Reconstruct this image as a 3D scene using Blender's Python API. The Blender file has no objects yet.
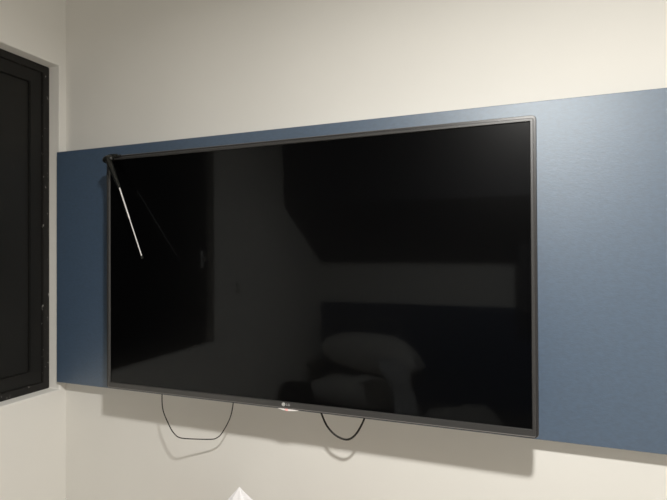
import bpy, bmesh, math, random
from mathutils import Vector, Matrix
random.seed(4)
SC = bpy.context.scene
COL = SC.collection

# ------------------------------------------------------------------ materials
def new_mat(name):
    m = bpy.data.materials.new(name); m.use_nodes = True
    nt = m.node_tree; b = nt.nodes['Principled BSDF']
    return m, nt, b

def mat(name, col, rough=.5, metal=0., spec=.5, noise=None, bump=None, emit=None, coat=0., scale3=None):
    """noise=(scale, amount) varies the colour, bump=(scale, strength, distance)"""
    m, nt, b = new_mat(name)
    b.inputs['Base Color'].default_value = (*col, 1)
    b.inputs['Roughness'].default_value = rough
    b.inputs['Metallic'].default_value = metal
    b.inputs['Specular IOR Level'].default_value = spec
    b.inputs['Coat Weight'].default_value = coat
    tc = nt.nodes.new('ShaderNodeTexCoord'); mp = nt.nodes.new('ShaderNodeMapping')
    nt.links.new(tc.outputs['Object'], mp.inputs['Vector'])
    if scale3: mp.inputs['Scale'].default_value = scale3
    if noise:
        n = nt.nodes.new('ShaderNodeTexNoise'); n.inputs['Scale'].default_value = noise[0]; n.inputs['Detail'].default_value = 4
        nt.links.new(mp.outputs[0], n.inputs['Vector'])
        r = nt.nodes.new('ShaderNodeValToRGB')
        a = noise[1]
        r.color_ramp.elements[0].position = .3; r.color_ramp.elements[1].position = .7
        r.color_ramp.elements[0].color = (*[c*(1-a) for c in col], 1)
        r.color_ramp.elements[1].color = (*[min(1, c*(1+a)) for c in col], 1)
        nt.links.new(n.outputs['Fac'], r.inputs['Fac']); nt.links.new(r.outputs['Color'], b.inputs['Base Color'])
    if bump:
        n = nt.nodes.new('ShaderNodeTexNoise'); n.inputs['Scale'].default_value = bump[0]; n.inputs['Detail'].default_value = 5
        nt.links.new(mp.outputs[0], n.inputs['Vector'])
        bp = nt.nodes.new('ShaderNodeBump'); bp.inputs['Strength'].default_value = bump[1]; bp.inputs['Distance'].default_value = bump[2]
        nt.links.new(n.outputs['Fac'], bp.inputs['Height']); nt.links.new(bp.outputs['Normal'], b.inputs['Normal'])
    if emit:
        b.inputs['Emission Color'].default_value = (*emit[0], 1); b.inputs['Emission Strength'].default_value = emit[1]
    return m

M = {}
M['wall'] = mat('cream_wall_paint', (.80, .78, .73), .62, spec=.3, noise=(2.2, .025))
M['ceiling'] = mat('ceiling_paint', (.78, .76, .70), .7, spec=.2, noise=(3, .02))
M['black_paint'] = mat('chipped_black_paint', (.007, .007, .0065), .6, spec=.2, bump=(60, .4, .002))
# chipped specks along the window frame
def chips(m):
    nt = m.node_tree; b = nt.nodes['Principled BSDF']
    tc = nt.nodes.new('ShaderNodeTexCoord')
    mp = nt.nodes.new('ShaderNodeMapping'); mp.inputs['Scale'].default_value = (1, 1, .55)
    n = nt.nodes.new('ShaderNodeTexNoise'); n.inputs['Scale'].default_value = 95; n.inputs['Detail'].default_value = 3
    r = nt.nodes.new('ShaderNodeValToRGB')
    r.color_ramp.elements[0].position = .655; r.color_ramp.elements[0].color = (.008, .0075, .007, 1)
    r.color_ramp.elements[1].position = .71; r.color_ramp.elements[1].color = (.22, .21, .20, 1)
    nt.links.new(tc.outputs['Object'], mp.inputs[0]); nt.links.new(mp.outputs[0], n.inputs['Vector'])
    nt.links.new(n.outputs['Fac'], r.inputs['Fac']); nt.links.new(r.outputs['Color'], b.inputs['Base Color'])
chips(M['black_paint'])
M['black_sash'] = mat('black_sash_paint', (.006, .006, .0058), .5, spec=.18)
M['dark_pane'] = mat('dark_window_glass', (.0095, .0095, .009), .35, spec=.12, noise=(3, .2))
M['panel'] = mat('blue_laminate', (.030, .060, .112), .49, spec=.95, noise=(170, .15), bump=(330, .38, .0006), scale3=(.5, 1, 1))
M['panel'].node_tree.nodes['Principled BSDF'].inputs['IOR'].default_value = 1.7
M['panel'].node_tree.nodes['Principled BSDF'].inputs['Specular Tint'].default_value = (.86, .94, 1, 1)
M['headboard'] = mat('dark_blue_headboard', (.035, .06, .11), .5, spec=.4, bump=(110, .3, .001), scale3=(.22, 1, 1))
M['cabinet'] = mat('dark_blue_cabinet_laminate', (.034, .055, .085), .45, spec=.5, bump=(90, .2, .001), scale3=(.22, 1, 1))
M['cabinet_dark'] = mat('charcoal_cabinet_board', (.055, .055, .06), .6, spec=.3)
M['bezel'] = mat('graphite_bezel', (.024, .0235, .023), .38, metal=.0, spec=.62, bump=(300, .15, .0004), scale3=(.05, 1, 1))
M['trim'] = mat('dark_outer_trim', (.016, .015, .015), .35, spec=.45)
M['silver_line'] = mat('satin_silver_line', (.20, .195, .19), .35, metal=.5)
M['tv_back'] = mat('black_back_cover', (.012, .012, .012), .55, bump=(200, .3, .0005))
M['screen'] = mat('glossy_black_screen', (.0004, .0004, .0005), .045, spec=.14)
M['screen'].node_tree.nodes['Principled BSDF'].inputs['Coat Weight'].default_value = .11
M['screen'].node_tree.nodes['Principled BSDF'].inputs['Coat Tint'].default_value = (.85, .93, 1, 1)
M['screen'].node_tree.nodes['Principled BSDF'].inputs['Coat Roughness'].default_value = .28
M['screen'].node_tree.nodes['Principled BSDF'].inputs['Specular Tint'].default_value = (.86, .93, 1, 1)
M['badge'] = mat('pale_badge', (.62, .62, .60), .35, metal=.3)
M['badge_letters'] = mat('badge_letters', (.33, .33, .32), .4)
M['badge_dark'] = mat('badge_mark', (.25, .25, .25), .5)
M['led_white'] = mat('frosted_clear_plastic', (.85, .80, .78), .25, emit=((1, .85, .8), .08))
M['led_red'] = mat('red_standby_light', (.8, .42, .40), .3, emit=((1, .35, .30), .25))
M['black_plastic'] = mat('black_plastic', (.006, .0065, .006), .3, spec=.35)
M['chrome'] = mat('brushed_chrome_rod', (.95, .94, .92), .35, metal=.25)
M['cable'] = mat('dark_brown_cable', (.008, .007, .005), .6, spec=.3)
M['steel'] = mat('black_steel', (.03, .03, .03), .45, metal=.6)
M['tissue'] = mat('white_tissue', (.93, .91, .93), .9, spec=.1, bump=(40, .3, .002))
M['tissue_box'] = mat('pale_card', (.6, .62, .66), .6, noise=(12, .15))
M['wood'] = mat('oak_veneer', (.30, .19, .11), .5, noise=(14, .25), bump=(30, .15, .001), scale3=(.15, 1, 1))
M['floor'] = mat('pale_bounce_floor', (.58, .53, .47), .45, noise=(8, .25), scale3=(.2, 1.5, 1))  # unseen floor, lightened so its bounce lifts the lower walls and shadows
M['pillow'] = mat('pale_cotton', (.66, .64, .60), .9, spec=.1, bump=(18, .5, .01))
M['sheet'] = mat('grey_sheet', (.10, .095, .09), .9, spec=.1, bump=(14, .5, .01))
M['towel'] = mat('white_towel', (.85, .85, .85), .95, spec=.05, bump=(120, .6, .003))
M['dark_cloth'] = mat('black_cloth', (.012, .012, .014), .9, spec=.1)
M['grey_cord'] = mat('grey_cord', (.35, .35, .36), .5)
M['switch'] = mat('dark_hook_metal', (.02, .02, .02), .4, metal=.5)
M['bulb'] = mat('glowing_bulb', (.9, .9, .9), .5, emit=((1.0, .968, .905), 4.))
M['white_plastic'] = mat('white_plastic', (.7, .7, .68), .4)

# ------------------------------------------------------------------ helpers
def wloc(o):
    v = Vector((0, 0, 0))
    while o: v += o.location; o = o.parent
    return v
def obj(name, bm, m, parent=None, loc=None, smooth=False):
    """bm is in world coordinates; the object gets its own origin"""
    base = wloc(parent) if parent else Vector((0, 0, 0))
    o_loc = Vector(loc) if loc is not None else base
    bmesh.ops.translate(bm, verts=bm.verts, vec=-o_loc)
    bmesh.ops.recalc_face_normals(bm, faces=bm.faces)
    me = bpy.data.meshes.new(name); bm.to_mesh(me); bm.free()
    if smooth:
        for p in me.polygons: p.use_smooth = True
        try: me.set_sharp_from_angle(angle=math.radians(40))
        except Exception: pass
    me.materials.append(M[m] if isinstance(m, str) else m)
    o = bpy.data.objects.new(name, me); COL.objects.link(o)
    o.parent = parent; o.location = o_loc - base
    return o
def tag(o, label=None, cat=None, group=None, kind=None):
    if label: o['label'] = label
    if cat: o['category'] = cat
    if group: o['group'] = group
    if kind: o['kind'] = kind
    return o
def thing(name, label, cat, loc, kind=None):
    o = bpy.data.objects.new(name, None); o.empty_display_size = .05; COL.objects.link(o); o.location = loc
    return tag(o, label, cat, kind=kind)
def box(bm, x0, x1, y0, y1, z0, z1, bev=0., seg=2):
    r = bmesh.ops.create_cube(bm, size=1)
    vs = r['verts']
    for v in vs:
        v.co = Vector((x0+(v.co.x+.5)*(x1-x0), y0+(v.co.y+.5)*(y1-y0), z0+(v.co.z+.5)*(z1-z0)))
    if bev:
        es = {e for v in vs for e in v.link_edges}
        bmesh.ops.bevel(bm, geom=list(es), offset=bev, segments=seg, affect='EDGES', profile=.5)
    return bm
def bx(*a, **k): return box(bmesh.new(), *a, **k)
def catmull(P, n=8):
    P = [Vector(p) for p in P]; Q = [P[0]*2-P[1]]+P+[P[-1]*2-P[-2]]; out = []
    for i in range(1, len(Q)-2):
        a, b, c, d = Q[i-1:i+3]
        for k in range(n):
            t = k/n
            out.append(.5*((2*b)+(c-a)*t+(2*a-5*b+4*c-d)*t*t+(-a+3*b-3*c+d)*t**3))
    out.append(P[-1]); return out
def tube(bm, P, R, seg=10, cap=True):
    P = [Vector(p) for p in P]
    if not hasattr(R, '__len__'): R = [R]*len(P)
    rings = []; prev = None
    for i, p in enumerate(P):
        t = (P[min(i+1, len(P)-1)]-P[max(i-1, 0)]).normalized()
        if prev is None:
            a = t.orthogonal().normalized()
        else:
            a = (prev-t*prev.dot(t)).normalized()
        prev = a; b = t.cross(a)
        rings.append([bm.verts.new(p+(a*math.cos(2*math.pi*k/seg)+b*math.sin(2*math.pi*k/seg))*R[i]) for k in range(seg)])
    for r0, r1 in zip(rings, rings[1:]):
        for k in range(seg): bm.faces.new((r0[k], r0[(k+1) % seg], r1[(k+1) % seg], r1[k]))
    if cap: bm.faces.new(rings[0]); bm.faces.new(rings[-1])
    return bm
def rrect(x0, x1, z0, z1, r, n=6):
    out = []
    for cx, cz, a0 in ((x1-r, z1-r, 0), (x0+r, z1-r, 90), (x0+r, z0+r, 180), (x1-r, z0+r, 270)):
        for k in range(n+1):
            a = math.radians(a0+90*k/n); out.append((cx+r*math.cos(a), cz+r*math.sin(a)))
    return out
def ring_frame(bm, X0, X1, Z0, Z1, prof, rad, close=False, n=6):
    """prof: list of (inset sides/top, inset bottom, y)"""
    L = []
    for a, b, y in prof:
        L.append([bm.verts.new((x, y, z)) for x, z in rrect(X0+a, X1-a, Z0+b, Z1-a, max(rad-a, .0006), n)])
    for A, B in zip(L, L[1:]+([L[0]] if close else [])):
        m = len(A)
        for k in range(m): bm.faces.new((A[k], A[(k+1) % m], B[(k+1) % m], B[k]))
    return L
def prism(bm, poly, ax, a0, a1):
    """poly: 2D points in the two other axes, extruded along axis ax"""
    def P(t, q):
        v = [0, 0, 0]; o = [i for i in range(3) if i != ax]
        v[ax] = t; v[o[0]] = q[0]; v[o[1]] = q[1]; return v
    A = [bm.verts.new(P(a0, q)) for q in poly]; B = [bm.verts.new(P(a1, q)) for q in poly]
    bm.faces.new(A); bm.faces.new(B)
    for k in range(len(poly)): bm.faces.new((A[k], A[(k+1) % len(poly)], B[(k+1) % len(poly)], B[k]))
    return bm

# ------------------------------------------------------------------ room shell
RX, RY, RZ = 3.1, -2.73, 2.60
tag(obj('floor', bx(-.2, RX+.1, RY-.1, .1, -.08, 0), 'floor'), kind='structure')
tag(obj('ceiling', bx(-.2, RX+.1, RY-.1, .1, RZ, RZ+.08), 'ceiling'), kind='structure')
tag(obj('wall_back', bx(-.2, RX+.1, 0, .12, 0, RZ), 'wall'), kind='structure')
tag(obj('wall_front', bx(-.2, RX+.1, RY-.12, RY, 0, RZ), 'wall'), kind='structure')
tag(obj('wall_right', bx(RX, RX+.12, RY, 0, 0, RZ), 'wall'), kind='structure')

# left wall with the window opening and soft plastered reveal edges
WY0, WY1, WZ0, WZ1 = -1.185, -.0255, 1.1436, 2.298
def wall_left():
    bm = bmesh.new()
    def loop(x, y0, y1, z0, z1): return [bm.verts.new((x, y, z)) for y, z in ((y0, z0), (y1, z0), (y1, z1), (y0, z1))]
    of, inf = loop(0, RY, 0, 0, RZ), loop(0, WY0, WY1, WZ0, WZ1)
    ob, inb = loop(-.18, RY, 0, 0, RZ), loop(-.18, WY0+.0, WY1-.0, WZ0+.0, WZ1)
    for k in range(4):
        j = (k+1) % 4
        bm.faces.new((of[k], of[j], inf[j], inf[k])); bm.faces.new((ob[k], inb[k], inb[j], ob[j]))
        bm.faces.new((inf[k], inf[j], inb[j], inb[k])); bm.faces.new((of[k], ob[k], ob[j], of[j]))
    bm.edges.ensure_lookup_table()
    s = set(inf)
    es = [e for e in bm.edges if e.verts[0] in s and (e.verts[1] in s)]
    dep = [e for e in bm.edges if (e.verts[0] in s and e.verts[1] in set(inb)) or (e.verts[1] in s and e.verts[0] in set(inb))]
    bmesh.ops.bevel(bm, geom=es+dep, offset=.006, segments=4, affect='EDGES', profile=.5)
    return bm
tag(obj('wall_left', wall_left(), 'wall', smooth=True), kind='structure')

# window: frame, sash, pane, latch
FX = -.049
w = thing('window_1', None, None, (FX, (WY0+WY1)/2, WZ0), kind='structure')
def yzframe(y0, y1, z0, z1, wd, x0, x1, bev=.002):
    bm = bmesh.new()
    o = [(y0, z0), (y1, z0), (y1, z1), (y0, z1)]; i = [(y0+wd, z0+wd), (y1-wd, z0+wd), (y1-wd, z1-wd), (y0+wd, z1-wd)]
    V = [[bm.verts.new((x, *q)) for q in L] for x in (x0, x1) for L in (o, i)]
    for k in range(4):
        j = (k+1) % 4
        bm.faces.new((V[0][k], V[0][j], V[1][j], V[1][k])); bm.faces.new((V[2][k], V[2][j], V[3][j], V[3][k]))
        bm.faces.new((V[0][k], V[0][j], V[2][j], V[2][k])); bm.faces.new((V[1][k], V[1][j], V[3][j], V[3][k]))
    bmesh.ops.recalc_face_normals(bm, faces=bm.faces)
    bmesh.ops.bevel(bm, geom=[e for e in bm.edges if e.calc_face_angle(0) > .3], offset=bev, segments=2, affect='EDGES')
    return bm
obj('window_frame', yzframe(WY0, WY1, WZ0, WZ1, .027, FX-.06, FX), 'black_paint', w)
obj('sash', yzframe(WY0+.0272, WY1-.0272, WZ0+.0272, WZ1-.0272, .046, FX-.05, FX-.004, .0025), 'black_sash', w)
obj('pane', bx(FX-.022, FX-.013, WY0+.07, WY1-.07, WZ0+.07, WZ1-.07), 'dark_pane', w)
lt = bmesh.new(); box(lt, FX-.004, FX+.004, -1.147, -1.127, 1.55, 1.64, bev=.003); box(lt, FX+.004, FX+.022, -1.142, -1.132, 1.585, 1.605, bev=.003)
obj('window_latch', lt, 'chrome', w)

# ------------------------------------------------------------------ blue panel
PZ0, PZ1, PD = 1.1721, 1.986, .0381
tag(obj('wall_panel', bx(.0005, 2.62, -PD, -.0005, PZ0, PZ1, bev=.0012), 'panel', loc=(1.3, -PD/2, PZ0)),
    'long blue textured laminate board fixed to the cream wall behind the television', 'wall panel')

# ------------------------------------------------------------------ television
X0 = .3243; X1 = X0+1.2450; Z1 = 1.807+.1225; Z0 = 1.2058; YF = -.1328
tv = thing('television', 'large black flat-screen television with graphite bezel mounted on the blue wall board', 'television', ((X0+X1)/2, -.1, Z0))
bm = bmesh.new()
ring_frame(bm, X0, X1, Z0, Z1, [(.012, .012, -.100), (.001, .001, -.104), (0, 0, -.108), (0, 0, YF+.0035), (.0016, .0008, YF+.001), (.0066, .0022, YF+.0008), (.0070, .0026, YF+.004)], .011)
obj('outer_trim', bm, 'trim', tv, smooth=True)
bm = bmesh.new()
ring_frame(bm, X0, X1, Z0, Z1, [(.0066, .0024, YF+.004), (.0069, .0026, YF+.0004), (.0072, .0042, YF), (.0075, .0046, YF+.0006)], .011)
obj('silver_edge_line', bm, 'silver_line', tv, smooth=True)
bm = bmesh.new()
ring_frame(bm, X0, X1, Z0, Z1, [(.0074, .0046, YF+.0005), (.0080, .0054, YF-.0002), (.0126, .0182, YF-.0002), (.0136, .0192, YF+.0014), (.0142, .0198, YF+.0055)], .011)
obj('bezel', bm, 'bezel', tv, smooth=True)
obj('screen', bx(X0+.0135, X1-.0135, YF+.004, YF+.008, Z0+.0187, Z1-.0135), 'screen', tv)
bm = bmesh.new(); box(bm, X0+.003, X1-.003, -.119, -.104, Z0+.003, Z1-.003, bev=.003); box(bm, X0+.14, X1-.14, -.106, -.074, Z0+.05, Z1-.14, bev=.012)
obj('back_cover', bm, 'tv_back', tv, smooth=True)
bm = bmesh.new()
for x in (.72, 1.16):
    box(bm, x, x+.04, -.075, -.058, 1.36, 1.80, bev=.002)
box(bm, .62, 1.27, -.060, -.0385, 1.50, 1.54, bev=.002); box(bm, .62, 1.27, -.060, -.0385, 1.66, 1.70, bev=.002)
obj('wall_bracket', bm, 'steel', tv)

# emblem and letters on the lower bezel
LX, LZ = .9388, Z0+.0126
YB = YF-.0003
def disc(bm, x, z, r, y0, y1, n=28, xs=1):
    return prism(bm, [(x+r*xs*math.cos(2*math.pi*k/n), z+r*math.sin(2*math.pi*k/n)) for k in range(n)], 1, y0, y1)
def arc(bm, x, z, ro, ri, a0, a1, y0, y1, n=20):
    P = [(x+ro*math.cos(math.radians(a0+(a1-a0)*k/n)), z+ro*math.sin(math.radians(a0+(a1-a0)*k/n))) for k in range(n+1)]
    P += [(x+ri*math.cos(math.radians(a1+(a0-a1)*k/n)), z+ri*math.sin(math.radians(a1+(a0-a1)*k/n))) for k in range(n+1)]
    for k in range(n):
        q = [P[k], P[k+1], P[2*n+1-k-1], P[2*n+1-k]]; prism(bm, q, 1, y0, y1)
    return bm
R = .0050
em = obj('logo_emblem', disc(bmesh.new(), LX, LZ, R, YB+.0004, YB-.0005), 'badge', tv)
bm = bmesh.new()
arc(bm, LX, LZ, R*.80, R*.68, 90, 360, YB-.0004, YB-.0007)
box(bm, LX+R*.25, LX+R*.80, YB-.0007, YB-.0004, LZ-R*.06, LZ+R*.06)
box(bm, LX-R*.06, LX+R*.06, YB-.0007, YB-.0004, LZ-R*.36, LZ+R*.36)
box(bm, LX-R*.06, LX+R*.22, YB-.0007, YB-.0004, LZ-R*.42, LZ-R*.30)
disc(bm, LX-R*.34, LZ+R*.32, R*.12, YB-.0004, YB-.0007, 10)
obj('emblem_mark', bm, 'badge_dark', em)
bm = bmesh.new(); h = .0062; t = .0012; x = LX+.0080
box(bm, x, x+t, YB-.0005, YB+.0004, LZ-h/2, LZ+h/2); box(bm, x, x+.0036, YB-.0005, YB+.0004, LZ-h/2, LZ-h/2+t)
obj('letter', bm, 'badge_letters', tv)
bm = bmesh.new(); gx = x+.0079
arc(bm, gx, LZ, h/2, h/2-t, 45, 360, YB-.0005, YB+.0004); box(bm, gx, gx+h/2, YB-.0005, YB+.0004, LZ-t/2, LZ+t/2)
obj('letter', bm, 'badge_letters', tv)

# standby light window hanging under the lower edge
def lens(bm, xa, xb, d, zt, ya, yb, full=(.922, .982)):
    n = 14; P = []
    for k in range(n+1):
        x = xa+(xb-xa)*k/n; u = (x-full[0])/(full[1]-full[0]); P.append((x, zt-d*max(0.03, math.sin(math.pi*min(1, max(0, u))))**.8))
    P += [(xb, zt+.001), (xa, zt+.001)]
    return prism(bm, P, 1, ya, yb)
sl = obj('status_light', lens(bmesh.new(), .922, .982, .0042, Z0+.0004, YF+.001, YF+.012), 'led_white', tv)
obj('red_light', lens(bmesh.new(), .943, .951, .0043, Z0+.0002, YF+.0004, YF+.010), 'led_red', sl)

# ------------------------------------------------------------------ clip-on antenna at the top left corner
an = thing('antenna', 'small black clip-on antenna with thin silver rod hanging from the top left television corner', 'antenna', (.345, -.142, 1.914))
bm = bmesh.new()
bmesh.ops.create_uvsphere(bm, u_segments=24, v_segments=14, radius=1)
for v in bm.verts: v.co = Vector((.343+v.co.x*.020, -.143+v.co.y*.012, 1.9165+v.co.z*.0125+v.co.x*.002))
box(bm, .326, .372, -.140, -.128, 1.9225, 1.9305, bev=.003)
box(bm, .338, .366, -.140, -.100, 1.9275, 1.9335, bev=.002)
obj('clip_base', bm, 'black_plastic', an, smooth=True)
bm = bmesh.new(); tube(bm, catmull([(.366, -.137, 1.925), (.374, -.140, 1.930), (.380, -.139, 1.924), (.386, -.136, 1.929)], 4), .0028, 8)
obj('clip_tab', bm, 'black_plastic', an, smooth=True)
A, B, C = Vector((.3500, -.148, 1.911)), Vector((.4094, -.1648, 1.8214)), Vector((.5298, -.2048, 1.6140))
bm = bmesh.new(); P = [A+(B-A)*(k/6) for k in range(7)]; tube(bm, P, [.0092, .0088, .0080, .0072, .0064, .0056, .0046], 16)
obj('sleeve', bm, 'black_plastic', an, smooth=True)
bm = bmesh.new(); tube(bm, [B-(C-B)*.02, B+(C-B)*.45, B+(C-B)*.46, C], [.0019, .0019, .0013, .0013], 12)
obj('rod', bm, 'chrome', an, smooth=True)
bm = bmesh.new(); d = (C-B).normalized(); tube(bm, [C-d*.004, C-d*.003, C+d*.004, C+d*.0055], [.002, .0036, .0036, .002], 12)
obj('rod_tip', bm, 'black_plastic', an, smooth=True)

# ------------------------------------------------------------------ cables looping under the television
bm = bmesh.new()
P = [(.520, -.100, 1.285), (.514, -.100, 1.245), (.5108, -.1, 1.199), (.5144, -.1, 1.1476), (.5403, -.1, 1.0991), (.556, -.1, 1.0812), (.5700, -.098, 1.0715), (.5870, -.088, 1.0660), (.6193, -.070, 1.0620),
     (.6575, -.053, 1.0605), (.674, -.050, 1.0665), (.691, -.05, 1.0825), (.7224, -.055, 1.1327), (.7371, -.06, 1.1832), (.7378, -.06, 1.22), (.738, -.080, 1.285)]
tube(bm, catmull(P, 8), .0017, 8)
tag(obj('cable', bm, 'cable', loc=(.62, -.08, 1.07), smooth=True), 'thin dark wire in a wide flat-bottomed loop under the left half of the television', 'cable')
bm = bmesh.new()
P = [(1.022, -.095, 1.285), (1.0225, -.084, 1.23), (1.0239, -.08, 1.1965), (1.0282, -.08, 1.1835), (1.0427, -.08, 1.1554), (1.0656, -.08, 1.1345), (1.0900, -.08, 1.1262), (1.108, -.08, 1.1290), (1.1249, -.08, 1.1442),
     (1.1388, -.08, 1.1669), (1.1485, -.08, 1.189), (1.151, -.08, 1.205), (1.152, -.086, 1.24), (1.152, -.095, 1.285)]
tube(bm, catmull(P, 8), .0028, 10)
tag(obj('cable', bm, 'cable', loc=(1.09, -.08, 1.125), smooth=True), 'short thick black cable in a round loop below the television, right of its emblem', 'cable')

# ------------------------------------------------------------------ console table with a tissue box, just below the view
tb = thing('console_table', 'narrow oak console table against the wall under the television', 'table', (.85, -.17, 0))
obj('table_top', bx(.45, 1.25, -.32, -.01, .70, .73, bev=.003), 'wood', tb)
for x in (.46, 1.20):
    for y in (-.31, -.06): obj('leg', bx(x, x+.04, y, y+.04, 0, .70, bev=.002), 'wood', tb)
tx = thing('tissue_box', 'white tissue sticking up out of a tissue box under the television', 'tissue box', (.815, -.15, .73))
obj('carton', bx(.755, .875, -.21, -.09, .7302, .855, bev=.003), 'tissue_box', tx)
def tissue():
    bm = bmesh.new(); nU, nV = 48, 14; rings = []
    prof = [(0, .040), (.45, .050), (.72, .034), (.86, .018), (1, .0008)]
    for j in range(nV+1):
        t = j/nV; ring = []
        for (a, ra), (b, rb) in zip(prof, prof[1:]):
            if a <= t <= b: rad = ra+(rb-ra)*(t-a)/(b-a)
        for i in range(nU):
            a = 2*math.pi*i/nU
            fold = 1+.10*math.sin(3*a+1.3)+.12*math.sin(7*a+t*4)
            # second lower lobe to the right
            px = rad*fold*math.cos(a); py = rad*fold*math.sin(a)*.45
            z = .852+.133*t
            lobe = math.exp(-((a % (2*math.pi))-0)**2/.15)+math.exp(-((a-2*math.pi))**2/.15)
            px += .014*lobe*(1-abs(t-.78)*5 if abs(t-.78) < .2 else 0)
            ring.append(bm.verts.new((.8125+px, -.15+py, z)))
        rings.append(ring)
    for r0, r1 in zip(rings, rings[1:]):
        for k in range(nU): bm.faces.new((r0[k], r0[(k+1) % nU], r1[(k+1) % nU], r1[k]))
    bm.faces.new(rings[-1])
    return bm
obj('tissue', tissue(), 'tissue', tx, smooth=True)

# ------------------------------------------------------------------ the side of the room mirrored in the screen
# overhead cabinet with raked underside
oc = thing('overhead_cabinet', 'dark blue overhead cabinet with slanted underside, mirrored in the television screen', 'cabinet', (1.3, -2.4, 1.55))
bm = prism(bmesh.new(), [(-2.729, 2.598), (-2.012, 2.598), (-2.012, 1.96), (-2.729, 1.55)], 0, .001, 2.6)
obj('cabinet_body', bm, 'cabinet_dark', oc)
for k in range(3):
    d_ = obj('door', bx(.01+k*.865, .865+k*.865, -2.030, -2.0125, 2.10, 2.59, bev=.002), 'cabinet', oc)
    obj('handle', bx(.40+k*.865, .48+k*.865, -2.040, -2.029, 2.115, 2.125, bev=.003), 'steel', d_)
obj('silhouette_box', bx(1.535, 2.1, -2.729, -2.45, 1.2305, 1.70, bev=.002), 'cabinet_dark', oc)  # added dark box in place of the camera holder's mirrored silhouette
tag(obj('headboard', bx(.001, 2.3, -2.729, -2.700, 0, 1.225, bev=.002), 'headboard', loc=(1.15, -2.71, 0)),
    'dark blue headboard panel mirrored in the television screen', 'headboard')
bd = thing('bed', 'bed with grey sheet mirrored at the bottom of the television screen', 'bed', (1.0, -2.25, 0))
obj('bed_base', bx(.02, 2.0, -2.69, -1.80, .06, .26, bev=.01), 'cabinet_dark', bd)
obj('mattress', bx(.02, 2.0, -2.69, -1.80, .262, .49, bev=.04, seg=4), 'sheet', bd, smooth=True)
for x in (.06, 1.9):
    for y in (-2.65, -1.88): obj('leg', bx(x, x+.05, y, y+.05, 0, .062), 'steel', bd)

def pillow(cx, cy, cz, w_, d_, h_, tilt, roll, seed, sag=0.):
    rnd = random.Random(seed); bm = bmesh.new(); n = 22
    ph = [rnd.uniform(0, 6.28) for _ in range(6)]
    vs = {}
    for s in (1, -1):
        for i in range(n+1):
            for j in range(n+1):
                u, v = i/n*2-1, j/n*2-1
                edge = (i in (0, n)) or (j in (0, n))
                if edge and s == -1: vs[(s, i, j)] = vs[(1, i, j)]; continue
                th = ((1-u**4)*(1-v**4))**.5
                x = u*(1-.10*(1-abs(v))**1*abs(u)**3*0-.07*v*v*0)*w_/2*(1-.08*(1-v*v)); y = v*d_/2*(1-.08*(1-u*u))
                z = s*h_/2*th*(1+.10*math.sin(3.1*u+ph[0])*math.cos(2.3*v+ph[1])+.05*math.sin(8*u+5*v+ph[2]))
                z -= sag*max(0, u)**2
                vs[(s, i, j)] = bm.verts.new((x, y, z))
    for s in (1, -1):
        for i in range(n):
            for j in range(n):
                f = [vs[(s, i, j)], vs[(s, i+1, j)], vs[(s, i+1, j+1)], vs[(s, i, j+1)]]
                bm.faces.new(f if s == 1 else f[::-1])
    bmesh.ops.rotate(bm, verts=bm.verts, cent=(0, 0, 0), matrix=Matrix.Rotation(math.radians(roll), 3, 'Y') @ Matrix.Rotation(math.radians(tilt), 3, 'X'))
    bmesh.ops.translate(bm, verts=bm.verts, vec=(cx, cy, cz)); return bm
tag(obj('pillow', pillow(.42, -2.36, .612, .72, .50, .23, 4, 0, 1), 'pillow', loc=(.43, -2.40, .50), smooth=True),
    'lower grey pillow of the two stacked on the mirrored bed', 'pillow')
tag(obj('pillow', pillow(.52, -2.46, .882, .74, .40, .28, 10, 4, 2, .06), 'pillow', loc=(.47, -2.40, .70), smooth=True),
    'upper plump pillow of the two stacked on the mirrored bed', 'pillow')
def draped(path, width_dir, wid, th, seed):
    """a folded cloth strip following a path"""
    rnd = random.Random(seed); bm = bmesh.new(); P = catmull(path, 6); m = 14; W = Vector(width_dir).normalized()
    top = []
    for i, p in enumerate(P):
        t = (P[min(i+1, len(P)-1)]-P[max(i-1, 0)]).normalized(); nrm = t.cross(W).normalized(); row = []
        for j in range(m+1):
            u = j/m-.5
            off = .010*math.sin(u*17+i*.25)+.006*math.sin(u*31+seed)
            row.append(bm.verts.new(p+W*u*wid*(1+.15*math.sin(i*.5+seed))+nrm*off))
        top.append(row)
    for a, b in zip(top, top[1:]):
        for j in range(m): bm.faces.new((a[j], a[j+1], b[j+1], b[j]))
    r = bmesh.ops.solidify(bm, geom=list(bm.faces), thickness=th)
    return bm
bm = draped([(.66, -2.14, .905), (.73, -2.10, .90), (.79, -2.09, .82), (.83, -2.10, .70), (.86, -2.08, .58), (.88, -2.06, .51)], (.62, -.75, 0), .17, .010, 3)
tag(obj('towel', bm, 'towel', loc=(.8, -2.1, .5), smooth=True), 'white towel draped over the side of the mirrored pillow stack', 'towel')
def blanket():
    bm = bmesh.new(); n = 40; m = 24; V = []
    for i in range(n+1):
        r = []
        for j in range(m+1):
            u, v = i/n, j/m
            e = max(0, math.sin(math.pi*u))**.6*max(0, math.sin(math.pi*v))**.5
            z = .494+e*(.13+.02*math.sin(9*u+3*v)+.014*math.sin(17*v-4*u)+.01*math.sin(23*u+9*v))
            r.append(bm.verts.new((.92+.50*u+.02*math.sin(7*v), -2.42+.42*v+.03*math.sin(6*u), z)))
        V.append(r)
    for a, b in zip(V, V[1:]):
        for j in range(m): bm.faces.new((a[j], a[j+1], b[j+1], b[j]))
    bmesh.ops.solidify(bm, geom=list(bm.faces), thickness=.004)
    return bm
tag(obj('blanket', blanket(), 'pillow', loc=(1.15, -2.2, .494), smooth=True), 'crumpled pale blanket on the mirrored bed right of the pillows', 'blanket')
tag(obj('cushion', pillow(.13, -1.98, .635, .20, .24, .20, 60, 0, 6), 'dark_cloth', loc=(.13, -1.98, .5), smooth=True),
    'small black cushion on the mirrored bed beside the left wall', 'cushion')
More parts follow.
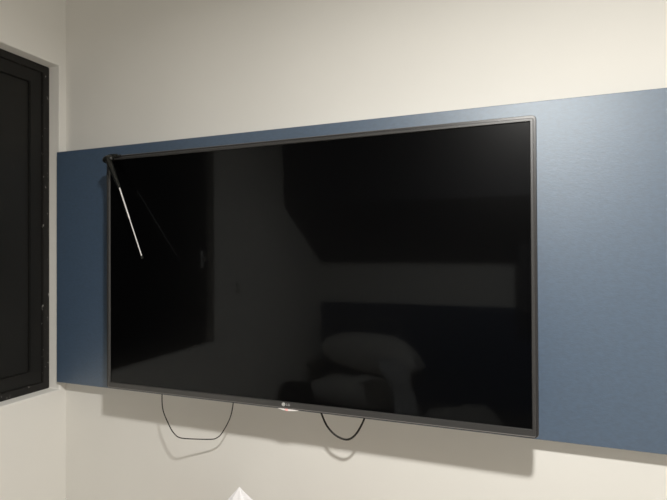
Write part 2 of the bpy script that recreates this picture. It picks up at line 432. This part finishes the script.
bm = bmesh.new()
tube(bm, catmull([(.12, -2.675, 1.01), (.16, -2.66, 1.07), (.24, -2.66, 1.085), (.38, -2.67, 1.075), (.50, -2.66, 1.105), (.60, -2.65, 1.11), (.66, -2.64, 1.085), (.675, -2.63, 1.02), (.67, -2.62, .97)], 6), .007, 8)
tag(obj('cord', bm, 'grey_cord', loc=(.4, -2.66, 1.0), smooth=True), 'thin grey cord hanging along the mirrored dark headboard above the pillows', 'cord')
bm = bx(.0005, .006, -1.408, -1.400, 1.395, 1.455, bev=.001); tube(bm, catmull([(.004, -1.404, 1.405), (.016, -1.404, 1.398), (.02, -1.404, 1.41)], 5), .0025, 8)
tag(obj('wall_hook', bm, 'switch', loc=(0, -1.404, 1.388)), 'small dark hook on the left wall seen mirrored in the screen', 'hook')

# ------------------------------------------------------------------ the lamp: one bare bulb near the ceiling
LP = Vector((1.6424, -1.232, 2.428))
lp = thing('ceiling_lamp', 'round white downlight hanging just under the ceiling', 'lamp', (LP.x, LP.y, RZ))
bm = bmesh.new(); tube(bm, [(LP.x, LP.y, z) for z in (2.5995, 2.58, 2.575, 2.48, 2.47, LP.z-.002)], [.075, .075, .05, .05, .072, .072], 32, cap=False)
obj('lamp_housing', bm, 'white_plastic', lp, smooth=True)
bm = bmesh.new(); tube(bm, [(LP.x, LP.y, z) for z in (LP.z+.012, LP.z+.001, LP.z)], [.062, .064, .062], 32)
obj('diffuser', bm, 'bulb', lp, smooth=True)
ad = bpy.data.lights.new('downlight', 'AREA'); ad.shape = 'DISK'; ad.size = .128; ad.energy = 40.; ad.color = (1.0, .968, .905)
ao = bpy.data.objects.new('downlight', ad); COL.objects.link(ao); ao.parent = lp; ao.location = Vector((0, 0, LP.z-.002-RZ))
pd = bpy.data.lights.new('diffuser_spill', 'POINT'); pd.shadow_soft_size = .05; pd.energy = 16.; pd.color = (1.0, .968, .905)
po = bpy.data.objects.new('diffuser_spill', pd); COL.objects.link(po); po.parent = lp; po.location = Vector((0, 0, LP.z-.008-RZ))

wd = bpy.data.worlds.new('night'); SC.world = wd; wd.use_nodes = True
wd.node_tree.nodes['Background'].inputs[0].default_value = (.01, .012, .02, 1)
wd.node_tree.nodes['Background'].inputs[1].default_value = .2

# ------------------------------------------------------------------ camera
cd = bpy.data.cameras.new('camera'); co = bpy.data.objects.new('camera', cd); COL.objects.link(co)
yaw, pitch, roll = map(math.radians, (20.6084, .4662, -.2772))
f = Vector((-math.sin(yaw)*math.cos(pitch), math.cos(yaw)*math.cos(pitch), math.sin(pitch)))
rt = Vector((math.cos(yaw), math.sin(yaw), 0)); up = rt.cross(f)
r2 = rt*math.cos(roll)+up*math.sin(roll); u2 = -rt*math.sin(roll)+up*math.cos(roll)
mw = Matrix((r2, u2, -f)).transposed().to_4x4(); mw.translation = Vector((1.5261, -1.3092, 1.62))
co.matrix_world = mw
cd.sensor_fit = 'HORIZONTAL'; cd.sensor_width = 36; cd.lens = 487.53/667*36; cd.clip_start = .02
SC.camera = co
SC.view_settings.view_transform = 'Standard'; SC.view_settings.look = 'None'
SC.view_settings.exposure = 0; SC.view_settings.gamma = 1.18
